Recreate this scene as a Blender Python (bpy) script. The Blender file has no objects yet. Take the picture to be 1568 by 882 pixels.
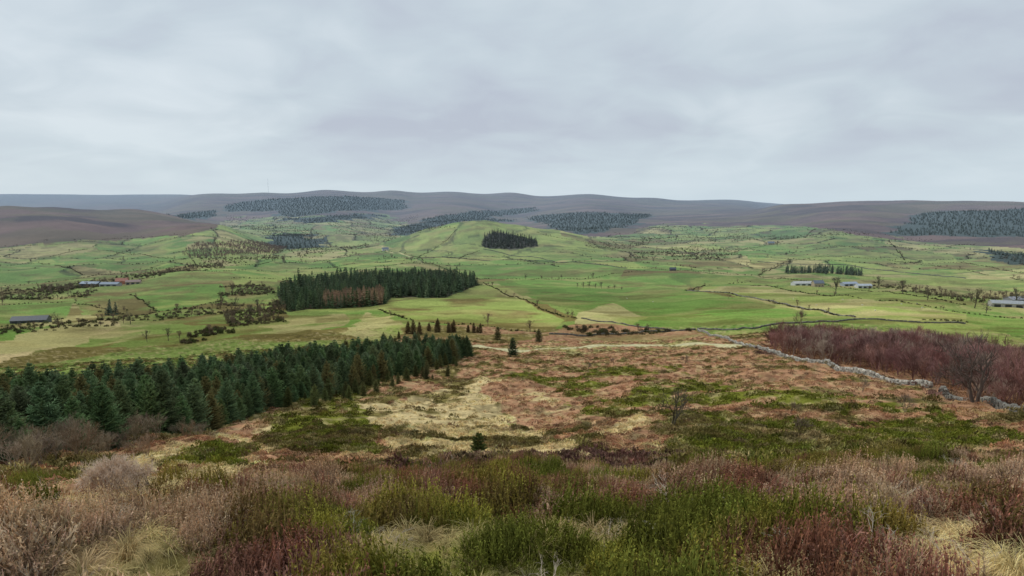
import bpy, math, random
import numpy as np
from mathutils import Vector
random.seed(7); RNG=np.random.default_rng(11)
EYE=1.7; PITCH=math.radians(7.69); F=1022.0
SP,CP=math.sin(PITCH),math.cos(PITCH)

# ------------------------------------------------------------------ survey helpers
def sight(x,y):
    """bearing and slope of a sight line"""
    u=(np.asarray(x,float)-784)/F; v=(441-np.asarray(y,float))/F
    fw=CP+v*SP; up=-SP+v*CP
    return np.arctan2(u,fw), up/np.hypot(u,fw)
def chart(X,Y,Z):
    up=Z-EYE; dep=Y*CP-up*SP
    dep=np.where(np.abs(dep)<1e-3,1e-3,dep)
    return 784+F*X/dep, 441-F*(Y*SP+up*CP)/dep

# ------------------------------------------------------------------ noise
def _h(ix,iy,s):
    n=(ix.astype(np.int64)*374761393+iy.astype(np.int64)*668265263+s*1442695041)&0xffffffff
    n=((n^(n>>13))*1274126177)&0xffffffff
    n=(n^(n>>16))
    return (n&0xffff)/65535.0
def vn(x,y,s=0):
    ix=np.floor(x);iy=np.floor(y);fx=x-ix;fy=y-iy
    fx=fx*fx*(3-2*fx);fy=fy*fy*(3-2*fy)
    a=_h(ix,iy,s);b=_h(ix+1,iy,s);c=_h(ix,iy+1,s);d=_h(ix+1,iy+1,s)
    return (a+(b-a)*fx)+((c+(d-c)*fx)-(a+(b-a)*fx))*fy
def fbm(x,y,s=0,o=3):
    r=0;a=1;t=0
    for i in range(o):
        r=r+a*vn(x*2**i+17.3*i,y*2**i-9.1*i,s+i);t+=a;a*=.5
    return r/t
def sm(a,b,x):
    t=np.clip((x-a)/(b-a),0,1);return t*t*(3-2*t)

# ------------------------------------------------------------------ terrain heights
cols={
0:[(882,4.8),(800,10),(760,18),(720,40),(690,65),(640,115),(600,190),(570,300),(520,530),(480,800),(440,1150),(400,1650),(375,2050),(345,2500),(321,3000),(340,4500),(333,7000),(298,13000),(312,25000)],
200:[(882,4.6),(800,9),(760,16),(720,38),(680,68),(640,110),(600,180),(550,330),(520,470),(480,730),(440,1050),(400,1550),(370,2050),(345,2500),(323,3000),(338,4200),(321,6500),(298,13000),(312,25000)],
400:[(882,4.3),(800,8),(750,16),(710,40),(660,75),(620,115),(580,190),(540,310),(500,500),(460,780),(420,1150),(400,1450),(382,1850),(368,2300),(356,2900),(341,3700),(318,4900),(296,6200),(312,9000),(314,25000)],
600:[(882,4.1),(800,7),(750,14),(715,32),(680,55),(640,85),(600,140),(560,215),(530,300),(500,430),(470,620),(441,870),(420,1120),(402,1400),(388,1750),(376,2150),(360,2700),(341,3900),(316,5000),(293,6200),(308,9000),(314,25000)],
784:[(882,4),(800,6.5),(760,11),(730,21),(700,42),(650,75),(600,130),(560,205),(530,300),(500,430),(470,620),(441,850),(420,1100),(402,1400),(388,1750),(376,2100),(362,2700),(343,3900),(318,5200),(296,6500),(308,9000),(314,25000)],
1000:[(882,4),(800,6.5),(760,11),(730,20),(700,36),(650,68),(600,115),(560,190),(530,280),(505,400),(470,620),(441,860),(420,1120),(400,1450),(380,1850),(360,2450),(345,3100),(330,4200),(315,5400),(303,6800),(312,9000),(314,25000)],
1200:[(882,4.1),(800,6.5),(760,10.5),(720,22),(690,40),(650,62),(600,100),(560,160),(530,240),(500,380),(470,590),(441,860),(420,1120),(400,1450),(370,2050),(347,2800),(330,3400),(313,4200),(325,5500),(314,9500),(318,25000)],
1400:[(882,4.3),(800,7),(760,11),(720,22),(680,45),(640,75),(600,120),(560,190),(530,280),(500,420),(470,640),(441,940),(420,1250),(400,1600),(375,2100),(350,2700),(330,3300),(307,4200),(325,6000),(318,25000)],
1568:[(882,4.6),(800,7.5),(760,12),(720,24),(680,45),(640,80),(600,140),(560,220),(530,330),(500,500),(470,760),(441,1050),(415,1400),(390,1850),(362,2500),(335,3200),(310,4200),(325,6000),(318,25000)]}
cols[-260]=cols[0]; cols[1830]=cols[1568]
pts=[(x,y,d) for x,c in cols.items() for y,d in c]
pts+=[(235,318,6500),(300,302,6300),(330,299,6200),(500,292,6200),(690,295,6400),(900,298.5,6500),(1070,307,7500),(1130,307,8500),(1170,312,9000),(1250,311,4300),(1300,309.5,4200),(1350,308.5,4200),(1480,308,4200),(260,333,2900),(330,345,2500),(330,352,3000),(100,298,13000),(290,299,13000),(100,321.5,3000)]
P=[];V=[]
for x,y,d in pts:
    a,t=sight(x,y); P.append((math.degrees(a)/8,math.log(d))); V.append((EYE+t*d)/d)
for a in (-45,-20,0,20,45):
    P.append((a/8,0.0)); V.append(-.14)
P=np.array(P);V=np.array(V);C2=.2**2
def kern(A,B): return np.sqrt(((A[:,None,:]-B[None,:,:])**2).sum(-1)+C2)
n=len(P);K=kern(P,P);M=np.zeros((n+3,n+3));M[:n,:n]=K-np.eye(n)*1e-4
Q=np.c_[np.ones(n),P];M[:n,n:]=Q;M[n:,:n]=Q.T
W=np.linalg.solve(M,np.r_[V,0,0,0])
NA,NL=260,420; AZ0,AZ1=-46.0,46.0; L0,L1=math.log(.8),math.log(26000)
ga=np.linspace(AZ0,AZ1,NA);gl=np.linspace(L0,L1,NL)
GG=np.stack(np.meshgrid(ga/8,gl,indexing='ij'),-1).reshape(-1,2)
S=np.empty(len(GG))
for i in range(0,len(GG),20000):
    g=GG[i:i+20000];S[i:i+20000]=kern(g,P)@W[:n]+W[n]+g@W[n+1:]
S=S.reshape(NA,NL)
def base_h(X,Y):
    d=np.hypot(X,Y)+1e-6; az=np.degrees(np.arctan2(X,Y))
    fa=np.clip((az-AZ0)/(AZ1-AZ0)*(NA-1),0,NA-1.001);fl=np.clip((np.log(d)-L0)/(L1-L0)*(NL-1),0,NL-1.001)
    ia=fa.astype(int);il=fl.astype(int);ta=fa-ia;tl=fl-il
    s=(S[ia,il]*(1-ta)+S[ia+1,il]*ta)*(1-tl)+(S[ia,il+1]*(1-ta)+S[ia+1,il+1]*ta)*tl
    b=sm(70,130,np.abs(az)); s=s*(1-b)+(-.01)*b
    return s*d
def polar(x,d):
    a,_=sight(x,305);return np.array([math.sin(a)*d,math.cos(a)*d])
KN=[(742,1960,84,85,190),(700,1985,73,80,180),(660,2000,57,75,170),(625,2015,36,70,150),(795,1930,72,85,190),(845,1900,56,80,180),(885,1890,36,75,170),(925,1880,16,70,160)]
def knoll(X,Y):
    r=0
    for x,d,a,sl,sr in KN:
        c=polar(x,d);ra=c/np.linalg.norm(c);la=np.array([ra[1],-ra[0]])
        dx=X-c[0];dy=Y-c[1];q=((dx*ra[0]+dy*ra[1])/sr)**2+((dx*la[0]+dy*la[1])/sl)**2
        r=r+(a*np.exp(-.5*q))**5
    return r**.2
def H(X,Y):
    X=np.asarray(X,float);Y=np.asarray(Y,float);d=np.hypot(X,Y)
    z=base_h(X,Y)+knoll(X,Y)
    z=z+(fbm(X/300,Y/300,3)-.5)*28*sm(600,1100,d)*(1-.8*sm(3000,4500,d))
    z=z+(fbm(X/70,Y/70,5)-.5)*9*sm(150,700,d)*(1-.75*sm(2500,4000,d))
    z=z+(fbm(X/13,Y/13,8)-.5)*2.8*sm(12,80,d)*(1-.6*sm(350,600,d))
    z=z+(fbm(X/3,Y/3,9)-.5)*1.0*sm(1.5,12,d)*(1-sm(200,400,d))
    z=z+(fbm(X/1.1,Y/1.1,12,2)-.5)*.45*sm(1,4,d)*(1-sm(60,120,d))
    return z
_ld=np.exp(np.linspace(math.log(2.5),math.log(15000),1500))
def ground(x,y,dmin=2.5,dmax=15000):
    a,t=sight(x,y);a=float(a);t=float(t)
    ds=_ld[(_ld>=dmin)&(_ld<=dmax)]
    X=np.sin(a)*ds;Y=np.cos(a)*ds;tt=(base_h(X,Y)+knoll(X,Y)-EYE)/ds
    k=np.where(tt>=t)[0]
    if len(k)==0:i=int(np.argmax(tt));return (X[i],Y[i])
    i=k[0]
    if i==0:return (X[0],Y[0])
    w=(t-tt[i-1])/(tt[i]-tt[i-1]+1e-12);d=ds[i-1]+(ds[i]-ds[i-1])*w
    return (math.sin(a)*d,math.cos(a)*d)
def wpoly(pl,dmin=2.5): return np.array([ground(x,y,dmin) for x,y in pl])
def dens(pl,n=6):
    o=[]
    for i in range(len(pl)):
        a=pl[i];b=pl[(i+1)%len(pl)]
        for k in range(n): o.append((a[0]+(b[0]-a[0])*k/n,a[1]+(b[1]-a[1])*k/n))
    return o
def inpoly(X,Y,poly):
    m=(X>=poly[:,0].min())&(X<=poly[:,0].max())&(Y>=poly[:,1].min())&(Y<=poly[:,1].max())
    idx=np.where(m)[0];x=X[idx];y=Y[idx];c=np.zeros(len(idx),bool);j=len(poly)-1
    for i in range(len(poly)):
        xi,yi=poly[i];xj,yj=poly[j]
        if yi!=yj: c^=((yi>y)!=(yj>y))&(x<(xj-xi)*(y-yi)/(yj-yi)+xi)
        j=i
    return idx[c]
def path_of(pl):
    dp=[]
    for i in range(len(pl)-1):
        for k in range(6):dp.append((pl[i][0]+(pl[i+1][0]-pl[i][0])*k/6,pl[i][1]+(pl[i+1][1]-pl[i][1])*k/6))
    dp.append(pl[-1]);return np.array([ground(*p) for p in dp])
def resample(q,st):
    s=np.r_[0,np.cumsum(np.hypot(*np.diff(q,axis=0).T))];t=np.arange(0,s[-1],st);return np.c_[np.interp(t,s,q[:,0]),np.interp(t,s,q[:,1])]
TRACK=[(725,531),(760,534),(798,537),(850,535),(920,531),(1000,528),(1080,526),(1140,529)]
trackpts=resample(path_of(TRACK),2.)

# ------------------------------------------------------------------ land cover
def L(r,g,b):
    f=lambda c:(c/255/12.92 if c<=10 else ((c/255+.055)/1.055)**2.4);return np.array([f(r),f(g),f(b)])
PAL=np.array([L(206,184,134),L(174,132,100),L(116,118,48),L(124,112,66),L(122,92,80),L(129,145,76),L(178,168,112),L(78,70,50),L(114,142,68),L(150,161,86),L(72,84,68),L(112,96,84)])
STRAW,BRACK,MOSS,OLIVE,HEATH,PAST,TAN,DARK,GREEN,LIME,CONI,LARCH=range(12)
near=[ # outline, cover a, cover b, balance
([(0,760),(230,690),(400,645),(420,760),(200,830),(0,860)],STRAW,BRACK,.58),
([(-260,880),(-260,760),(0,740),(200,700),(0,800)],OLIVE,STRAW,.5),
([(400,650),(440,612),(500,597),(560,592),(590,640),(565,700),(480,705),(400,695)],MOSS,OLIVE,.75),
([(250,702),(330,680),(400,688),(330,722),(260,718)],MOSS,BRACK,.7),
([(290,726),(370,718),(400,735),(300,748)],MOSS,STRAW,.6),
([(575,615),(640,580),(760,560),(780,620),(870,700),(830,735),(690,720),(590,700)],STRAW,OLIVE,.7),
([(590,590),(680,560),(760,550),(770,570),(600,620)],BRACK,OLIVE,.5),
([(750,592),(860,585),(885,650),(860,665),(770,650)],BRACK,STRAW,.85),
([(895,640),(960,645),(1015,665),(1012,700),(900,692)],BRACK,STRAW,.7),
([(790,575),(1000,558),(1250,590),(1568,660),(1830,700),(1830,740),(1568,735),(1100,695),(1010,640),(900,640),(860,600)],MOSS,BRACK,.66),
([(1000,640),(1200,660),(1568,710),(1568,745),(1100,720),(1000,700)],OLIVE,MOSS,.5),
([(780,548),(1130,532),(1300,575),(1568,635),(1830,680),(1830,710),(1568,668),(1300,612),(1000,560),(790,572)],BRACK,OLIVE,.7),
([(560,745),(690,712),(800,703),(1000,700),(1180,735),(1185,790),(1000,775),(800,785),(570,795)],HEATH,OLIVE,.7),
([(1180,765),(1350,742),(1568,735),(1830,740),(1830,850),(1568,835),(1300,825),(1180,805)],HEATH,OLIVE,.9),
([(1000,770),(1180,720),(1400,715),(1568,735),(1340,745),(1180,765)],OLIVE,HEATH,.5),
([(350,890),(560,790),(1050,790),(1180,805),(1210,890),(1100,1500),(300,1500)],OLIVE,MOSS,.6),
([(1200,845),(1568,832),(1830,850),(1900,1500),(1100,1500),(1180,890)],STRAW,OLIVE,.75),
([(-260,860),(0,850),(300,790),(560,740),(560,795),(350,885),(200,1500),(-260,1500)],OLIVE,HEATH,.62),
]
near=[(wpoly(dens(p,4)),a,b,t) for p,a,b,t in near]
mid=[
([(1150,535),(1190,515),(1300,505),(1430,510),(1568,540),(1830,600),(1830,700),(1568,640),(1420,600),(1300,572)],BRACK,HEATH,.6),
([(560,545),(620,500),(700,498),(840,510),(890,492),(1065,505),(1150,530),(1130,535),(780,550),(730,560)],OLIVE,BRACK,.5),
([(780,520),(900,508),(1065,507),(1140,530),(1000,538),(800,542)],BRACK,TAN,.6),
([(-260,540),(0,522),(160,490),(185,500),(110,528),(0,552),(-260,590)],TAN,STRAW,.6),
([(-260,590),(0,552),(110,528),(560,500),(600,520),(400,560),(0,600)],PAST,OLIVE,.62),
([(150,530),(300,505),(380,495),(420,505),(300,525)],OLIVE,PAST,.5),
([(530,510),(560,478),(600,485),(620,505),(590,525)],LIME,TAN,.6),
([(0,438),(130,430),(300,408),(345,422),(440,450),(440,495),(350,500),(200,490),(130,480),(110,467),(0,470)],OLIVE,PAST,.5),
([(-260,400),(0,400),(60,398),(130,420),(120,430),(0,437),(-260,450)],GREEN,PAST,.8),
([(75,392),(150,385),(290,398),(270,412),(190,418),(120,410)],GREEN,LIME,.7),
([(-260,378),(0,378),(150,372),(140,386),(0,398),(-260,400)],LIME,TAN,.5),
([(150,372),(260,361),(285,372),(290,396),(150,385)],GREEN,LIME,.7),
([(-260,470),(0,470),(112,467),(100,488),(0,503),(-260,520)],GREEN,GREEN,.7),
([(200,455),(250,445),(340,438),(350,458),(240,475)],GREEN,LIME,.6),
([(310,414),(440,402),(640,396),(630,408),(460,417),(310,421)],LIME,GREEN,.5),
([(400,400),(580,374),(604,380),(480,403)],TAN,LIME,.6),
([(355,432),(430,428),(420,441),(360,441)],LIME,LIME,.6),
([(580,460),(740,435),(865,490),(840,510),(700,498),(620,490),(580,475)],LIME,OLIVE,.62),
([(760,430),(1060,420),(1050,445),(1310,490),(1180,503),(890,490),(770,437)],PAST,GREEN,.5),
([(885,478),(940,465),(995,487),(960,500),(880,495)],TAN,LIME,.7),
([(1065,445),(1085,433),(1150,432),(1280,455),(1480,480),(1480,497),(1310,486)],LIME,TAN,.55),
([(650,398),(820,402),(960,413),(950,424),(750,427),(650,410)],GREEN,PAST,.6),
([(1480,478),(1568,488),(1830,530),(1830,560),(1568,518),(1480,495)],GREEN,PAST,.6),
([(590,388),(640,352),(740,336),(830,347),(950,387),(900,402),(700,400)],LIME,PAST,.6),
([(1165,372),(1200,347),(1250,347),(1230,365)],GREEN,GREEN,.6),
([(1240,366),(1355,362),(1355,378),(1260,378)],LIME,GREEN,.6),
([(1360,385),(1450,388),(1470,405),(1370,402)],LIME,LIME,.6),
([(1140,385),(1200,380),(1260,392),(1150,402)],GREEN,LIME,.6),
]
mid=[(wpoly(dens(p,4)),a,b,t) for p,a,b,t in mid]
YB=np.array([[-300,378],[0,375],[280,359],[330,350],[345,336],[420,332],[590,331],[640,346],[720,352],[850,362],[960,358],[1000,346],[1100,347],[1250,348],[1360,362],[1480,375],[1568,383],[1900,400]],float)
forests=[([(345,312),(420,304),(540,300),(620,306),(625,319),(500,326),(440,333),(420,324),(345,324)],2600),
([(640,336),(700,326),(820,317),(828,323),(760,332),(660,342)],2600),
([(800,332),(900,325),(1005,328),(965,345),(900,366),(850,352)],2600),
([(1362,357),(1385,337),(1420,324),(1568,319),(1830,324),(1830,375),(1568,364),(1400,362)],2000),
([(1505,380),(1568,388),(1830,420),(1830,440),(1568,412),(1530,405)],1200),
([(405,366),(430,356),(480,366),(492,376),(440,384)],1000),
([(600,352),(660,338),(720,334),(800,336),(700,346),(620,362)],2500),
([(420,335),(560,328),(600,331),(480,342)],3000),
([(250,330),(330,322),(335,332),(270,336)],3300)]
forests=[wpoly(dens(p,3),dm) for p,dm in forests]
larchw=wpoly(dens([(278,388),(300,376),(400,372),(440,380),(425,390),(300,396)],3))
knollw=wpoly([(737,372),(742,358),(760,352),(800,358),(822,364),(824,378),(790,380),(745,378)],1400)
midw=wpoly(dens([(440,478),(500,474),(590,466),(600,452),(680,450),(735,434),(700,424),(600,428),(540,430),(460,440),(425,455)],2),500)
midl=wpoly(dens([(495,473),(590,465),(586,452),(500,458)],2),500)
sprw=wpoly(dens([(-260,745),(0,716),(100,702),(200,676),(300,663),(430,624),(520,602),(600,580),(690,557),(725,545),(690,540),(540,552),(400,572),(250,597),(0,632),(-260,668)],3))
birw=wpoly(dens([(1175,535),(1200,522),(1300,520),(1420,530),(1568,560),(1830,600),(1830,690),(1568,628),(1480,612),(1420,590),(1300,562),(1200,545)],3))
def voro(X,Y,cs=165.,rot=.35):
    u=(X*math.cos(rot)+Y*math.sin(rot));v=(-X*math.sin(rot)+Y*math.cos(rot))
    u=u+(vn(X/160,Y/160,41)-.5)*70;v=v+(vn(X/160,Y/160,42)-.5)*70
    u=u/cs;v=v/(cs*1.25);iu=np.floor(u);iv=np.floor(v)
    f1=np.full(X.shape,9.);f2=np.full(X.shape,9.);idn=np.zeros(X.shape)
    for a in (-1,0,1):
        for b in (-1,0,1):
            cu=iu+a;cv=iv+b
            px=cu+.5+(_h(cu,cv,1)-.5)*.75;py=cv+.5+(_h(cu,cv,2)-.5)*.75
            dd=(np.abs(px-u)**3+np.abs(py-v)**3)**(1/3.)
            hid=_h(cu,cv,3);n=dd<f1
            f2=np.where(n,f1,np.minimum(f2,dd));idn=np.where(n,hid,idn);f1=np.where(n,dd,f1)
    return idn,(f2-f1)*cs
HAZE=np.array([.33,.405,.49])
def haze(c,d):  # aerial haze painted into base colours by distance from the origin
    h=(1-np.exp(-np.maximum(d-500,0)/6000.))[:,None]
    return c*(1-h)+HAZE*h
def moorline(X,Y,Z):
    px,py=chart(X,Y,Z);return np.interp(px,YB[:,0],YB[:,1])-py
def cover(X,Y,Z,nohaze=False):
    N=len(X);d=np.hypot(X,Y)
    T=np.full(N,.5)
    vid,ve=voro(X,Y)
    ks=np.array([PAST,GREEN,LIME,TAN,PAST,GREEN,LIME,OLIVE,GREEN,LIME,TAN,GREEN]);kb=np.array([GREEN,PAST,PAST,LIME,TAN,LIME,TAN,PAST,OLIVE,GREEN,OLIVE,TAN])
    ii=(vid*11.999).astype(int);A=ks[ii].copy();B=kb[ii].copy()
    nr=d<330;A[nr]=OLIVE;B[nr]=BRACK
    am=.10
    WX=X+(fbm(X/22,Y/22,21)-.5)*np.minimum(d*am,14)+(fbm(X/3,Y/3,22)-.5)*np.minimum(d*am,3);WY=Y+(fbm(X/22,Y/22,23)-.5)*np.minimum(d*am,14)*1.5+(fbm(X/3,Y/3,24)-.5)*np.minimum(d*am,3)
    for i,(p,a,b,t) in enumerate(mid):
        k=inpoly(WX,WY,p) if i<8 else inpoly(X,Y,p)
        A[k]=a;B[k]=b;T[k]=t
    for p,a,b,t in near:
        k=inpoly(WX,WY,p);A[k]=a;B[k]=b;T[k]=t
    sc=np.where(d>330,45.,np.where(d>25,6.,1.8))
    pn=fbm(X/sc,Y/sc,31,4)
    wd=np.where(d>330,.10,.03)
    m=sm(-1,1,(pn-T*.36-.31)/wd)
    c=PAL[A]*(1-m)[:,None]+PAL[B]*m[:,None]
    kind=np.where(m>.5,B,A)
    nd_=(d<420)
    fl=fbm(X/1.6,Y/1.6,51,3);rough=sm(.56,.7,fl)*nd_
    c=c*(1-.5*rough[:,None])+PAL[STRAW]*.9*.5*rough[:,None]
    fd=sm(.56,.72,fbm(X/2.3,Y/2.3,55,3))*nd_;c=c*(1-.45*fd[:,None])
    g=(d>=330);vb=_h(np.floor(vid*1e4),np.floor(vid*1e3),5)
    mt=(.74+.52*fbm(X/28,Y/11,61,4))*(.80+.40*fbm(X/170,Y/130,65,3))*(.80+.38*vb)
    rp=sm(.54,.7,fbm(X/60,Y/40,63,4))[:,None]*.45*g[:,None]
    c=c*(1-rp)+PAL[TAN]*np.array([.85,.8,.75])*rp
    ro=sm(.56,.67,fbm(X/45,Y/30,67,5))[:,None]*.5*g[:,None]
    c=c*(1-ro)+PAL[OLIVE]*.75*ro
    c=c*np.where(g,mt,.75+.5*fbm(X/.6,Y/.6,62,2))[:,None]
    edge=(ve<4.+d/650.)&(d>1250);c[edge]*=.52
    ml=moorline(X,Y,Z)+(fbm(X/150,Y/150,71)-.5)*16
    far=(d>1800)&(ml>0)&(knoll(X,Y)<6)
    mo=PAL[HEATH][None,:]*.8+(fbm(X/220,Y/120,72,4)[:,None]-.4)*np.array([.20,.13,.08])
    mo=mo*(1-.5*sm(.46,.6,fbm(X/350,Y/110,73,4))[:,None])
    mg=sm(.5,.58,fbm(X/300,Y/200,75,4))[:,None]*.45;mo=mo*(1-mg)+PAL[OLIVE]*.8*mg
    c[far]=mo[far];kind[far]=HEATH
    for p in forests:
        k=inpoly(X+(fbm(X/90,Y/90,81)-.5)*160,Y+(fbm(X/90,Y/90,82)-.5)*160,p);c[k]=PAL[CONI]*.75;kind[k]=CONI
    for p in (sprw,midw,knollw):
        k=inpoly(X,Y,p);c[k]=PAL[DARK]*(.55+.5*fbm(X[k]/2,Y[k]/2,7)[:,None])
    k=inpoly(X,Y,birw);c[k]=PAL[BRACK]*.7
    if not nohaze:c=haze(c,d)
    return np.clip(c,.005,1),kind

# ------------------------------------------------------------------ materials
def newmat(name):
    m=bpy.data.materials.new(name);m.use_nodes=True;nt=m.node_tree;nt.nodes.clear()
    o=nt.nodes.new('ShaderNodeOutputMaterial');return m,nt,o
def nd(nt,t,**k):
    n=nt.nodes.new(t)
    for a,b in k.items():
        if hasattr(n,a):setattr(n,a,b)
        else:n.inputs[a].default_value=b
    return n
def ground_mat():
    m,nt,o=newmat('moorland_ground');lk=nt.links.new
    at=nd(nt,'ShaderNodeAttribute',attribute_name='Col');tc=nd(nt,'ShaderNodeTexCoord')
    col=at.outputs['Color']
    for sc,dt,lo,hi in ((7.,3,.5,1.5),(.5,4,.72,1.28)):
        n=nd(nt,'ShaderNodeTexNoise');n.inputs['Scale'].default_value=sc;n.inputs['Detail'].default_value=dt;n.inputs['Roughness'].default_value=.7
        lk(tc.outputs['Object'],n.inputs['Vector'])
        r=nd(nt,'ShaderNodeMapRange');r.inputs[1].default_value=.3;r.inputs[2].default_value=.7;r.inputs[3].default_value=lo;r.inputs[4].default_value=hi
        lk(n.outputs['Fac'],r.inputs[0])
        v=nd(nt,'ShaderNodeVectorMath',operation='SCALE');lk(col,v.inputs[0]);lk(r.outputs[0],v.inputs['Scale']);col=v.outputs[0]
    b=nd(nt,'ShaderNodeBsdfDiffuse');lk(col,b.inputs['Color'])
    lk(b.outputs[0],o.inputs[0]);return m
def inst_mat(name,transl=0.0):
    m,nt,o=newmat(name);lk=nt.links.new
    a=nd(nt,'ShaderNodeAttribute',attribute_name='tint',attribute_type='INSTANCER')
    s=nd(nt,'ShaderNodeAttribute',attribute_name='shade')
    v=nd(nt,'ShaderNodeVectorMath',operation='MULTIPLY');lk(a.outputs['Color'],v.inputs[0]);lk(s.outputs['Color'],v.inputs[1])
    b=nd(nt,'ShaderNodeBsdfDiffuse');lk(v.outputs[0],b.inputs['Color'])
    if transl:
        t=nd(nt,'ShaderNodeBsdfTranslucent');lk(v.outputs[0],t.inputs['Color'])
        x=nd(nt,'ShaderNodeMixShader');x.inputs[0].default_value=transl;lk(b.outputs[0],x.inputs[1]);lk(t.outputs[0],x.inputs[2]);lk(x.outputs[0],o.inputs[0])
    else:lk(b.outputs[0],o.inputs[0])
    return m
def solid_mat(name,col,var=.35,scale=3.,rough=.9,col2=None):
    m,nt,o=newmat(name);lk=nt.links.new
    tc=nd(nt,'ShaderNodeTexCoord');n=nd(nt,'ShaderNodeTexNoise');n.inputs['Scale'].default_value=scale;n.inputs['Detail'].default_value=4
    lk(tc.outputs['Object'],n.inputs['Vector'])
    r=nd(nt,'ShaderNodeValToRGB');r.color_ramp.elements[0].position=.35;r.color_ramp.elements[1].position=.65
    c=np.array(col);c2=np.array(col2) if col2 is not None else c*(1+var)
    r.color_ramp.elements[0].color=(*(c*(1-var)),1);r.color_ramp.elements[1].color=(*np.clip(c2,0,1),1)
    lk(n.outputs['Fac'],r.inputs[0]);b=nd(nt,'ShaderNodeBsdfPrincipled');b.inputs['Roughness'].default_value=rough
    lk(r.outputs[0],b.inputs['Base Color']);lk(b.outputs[0],o.inputs[0]);return m

# ------------------------------------------------------------------ terrain sheet
front=np.linspace(-42,42,1000);az=np.r_[np.linspace(-180,-44,60),front,np.linspace(44,180,60)[:-1]]
az=np.radians(az);NR=1150
rr=np.exp(np.linspace(math.log(.5),math.log(26000),NR))
AA,RR=np.meshgrid(az,rr,indexing='ij');X=(RR*np.sin(AA)).ravel();Y=(RR*np.cos(AA)).ravel();Z=H(X,Y)
na=len(az);N=len(X)
col,kind=cover(X,Y,Z)
X=np.r_[X,0.];Y=np.r_[Y,0.];Z=np.r_[Z,H(np.array([0.]),np.array([.01]))];col=np.vstack([col,col[:1]])
I,J=np.meshgrid(np.arange(na),np.arange(NR-1),indexing='ij');I2=(I+1)%na
q=np.stack([I*NR+J,I*NR+J+1,I2*NR+J+1,I2*NR+J],-1).reshape(-1,4)
tr=np.stack([np.arange(na)*NR,((np.arange(na)+1)%na)*NR,np.full(na,N)],-1)[:,::-1]
me=bpy.data.meshes.new('terrain')
me.vertices.add(N+1);me.vertices.foreach_set('co',np.stack([X,Y,Z],-1).astype(np.float32).ravel())
nl=q.size+tr.size;me.loops.add(nl);me.loops.foreach_set('vertex_index',np.r_[q[:,::-1].ravel(),tr[:,::-1].ravel()].astype(np.int32))
npoly=len(q)+len(tr);me.polygons.add(npoly)
me.polygons.foreach_set('loop_start',np.r_[np.arange(len(q))*4,len(q)*4+np.arange(len(tr))*3].astype(np.int32))
me.polygons.foreach_set('loop_total',np.r_[np.full(len(q),4),np.full(len(tr),3)].astype(np.int32))
me.update(calc_edges=True)
me.polygons.foreach_set('use_smooth',np.ones(len(me.polygons),bool))
ca=me.color_attributes.new('Col','FLOAT_COLOR','POINT');ca.data.foreach_set('color',np.c_[col,np.ones(len(col))].astype(np.float32).ravel())
terrain=bpy.data.objects.new('moorland_terrain',me);bpy.context.scene.collection.objects.link(terrain)
me.materials.append(ground_mat())

# ------------------------------------------------------------------ mesh builder
class MB:
    def __init__(s):s.v=[];s.f=[];s.c=[]
    def ribbon(s,ps,w,cs,side=None):
        base=len(s.v)
        n=len(ps)
        for i,p in enumerate(ps):
            t=(ps[min(i+1,n-1)]-ps[max(i-1,0)])
            sd=side if side is not None else Vector((-t.y,t.x,0.001))
            if sd.length<1e-6:sd=Vector((1,0,0))
            sd=sd.normalized()*(w*(1-.8*i/(n-1))/2)
            s.v+= [p-sd,p+sd];s.c+=[cs[i],cs[i]]
        for i in range(n-1):
            b=base+2*i;s.f.append((b,b+1,b+3,b+2))
    def tri(s,a,b,c,ca,cb,cc):
        i=len(s.v);s.v+=[a,b,c];s.c+=[ca,cb,cc];s.f.append((i,i+1,i+2))
    def tube(s,p0,p1,r0,r1,c0,c1,k=3):
        t=(p1-p0)
        if t.length<1e-6:return
        t=t.normalized();u=t.orthogonal().normalized();w=t.cross(u);b=len(s.v)
        for p,r,c in((p0,r0,c0),(p1,r1,c1)):
            for i in range(k):
                a=2*math.pi*i/k;s.v.append(p+u*math.cos(a)*r+w*math.sin(a)*r);s.c.append(c)
        for i in range(k):
            j=(i+1)%k;s.f.append((b+i,b+j,b+k+j,b+k+i))
    def box(s,c,sx,sy,sz,rot=0,col=(1,1,1),jit=0):
        b=len(s.v);ca,sa=math.cos(rot),math.sin(rot)
        for dz in(-1,1):
            for dx,dy in((-1,-1),(1,-1),(1,1),(-1,1)):
                x=dx*sx/2+random.uniform(-jit,jit);y=dy*sy/2+random.uniform(-jit,jit);z=dz*sz/2+random.uniform(-jit,jit)
                s.v.append(Vector((c[0]+x*ca-y*sa,c[1]+x*sa+y*ca,c[2]+z)));s.c.append(col)
        for f in((3,2,1,0),(4,5,6,7),(0,1,5,4),(1,2,6,5),(2,3,7,6),(3,0,4,7)):s.f.append(tuple(b+i for i in f))
    def mesh(s,name,mat):
        me=bpy.data.meshes.new(name);me.from_pydata([tuple(v) for v in s.v],[],s.f)
        a=me.color_attributes.new('shade','FLOAT_COLOR','POINT')
        cc=np.array([(c,c,c) if isinstance(c,(int,float)) else c for c in s.c],float)
        a.data.foreach_set('color',np.c_[cc,np.ones(len(cc))].astype(np.float32).ravel())
        if mat:me.materials.append(mat)
        return me
R=random.uniform
def rv(a=1):return Vector((R(-a,a),R(-a,a),R(-a,a)))
M_leaf=inst_mat('heather_foliage',0);M_grass=inst_mat('grass_blades',.25);M_con=inst_mat('conifer_needles',0);M_bark=inst_mat('bare_twigs',0)

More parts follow.
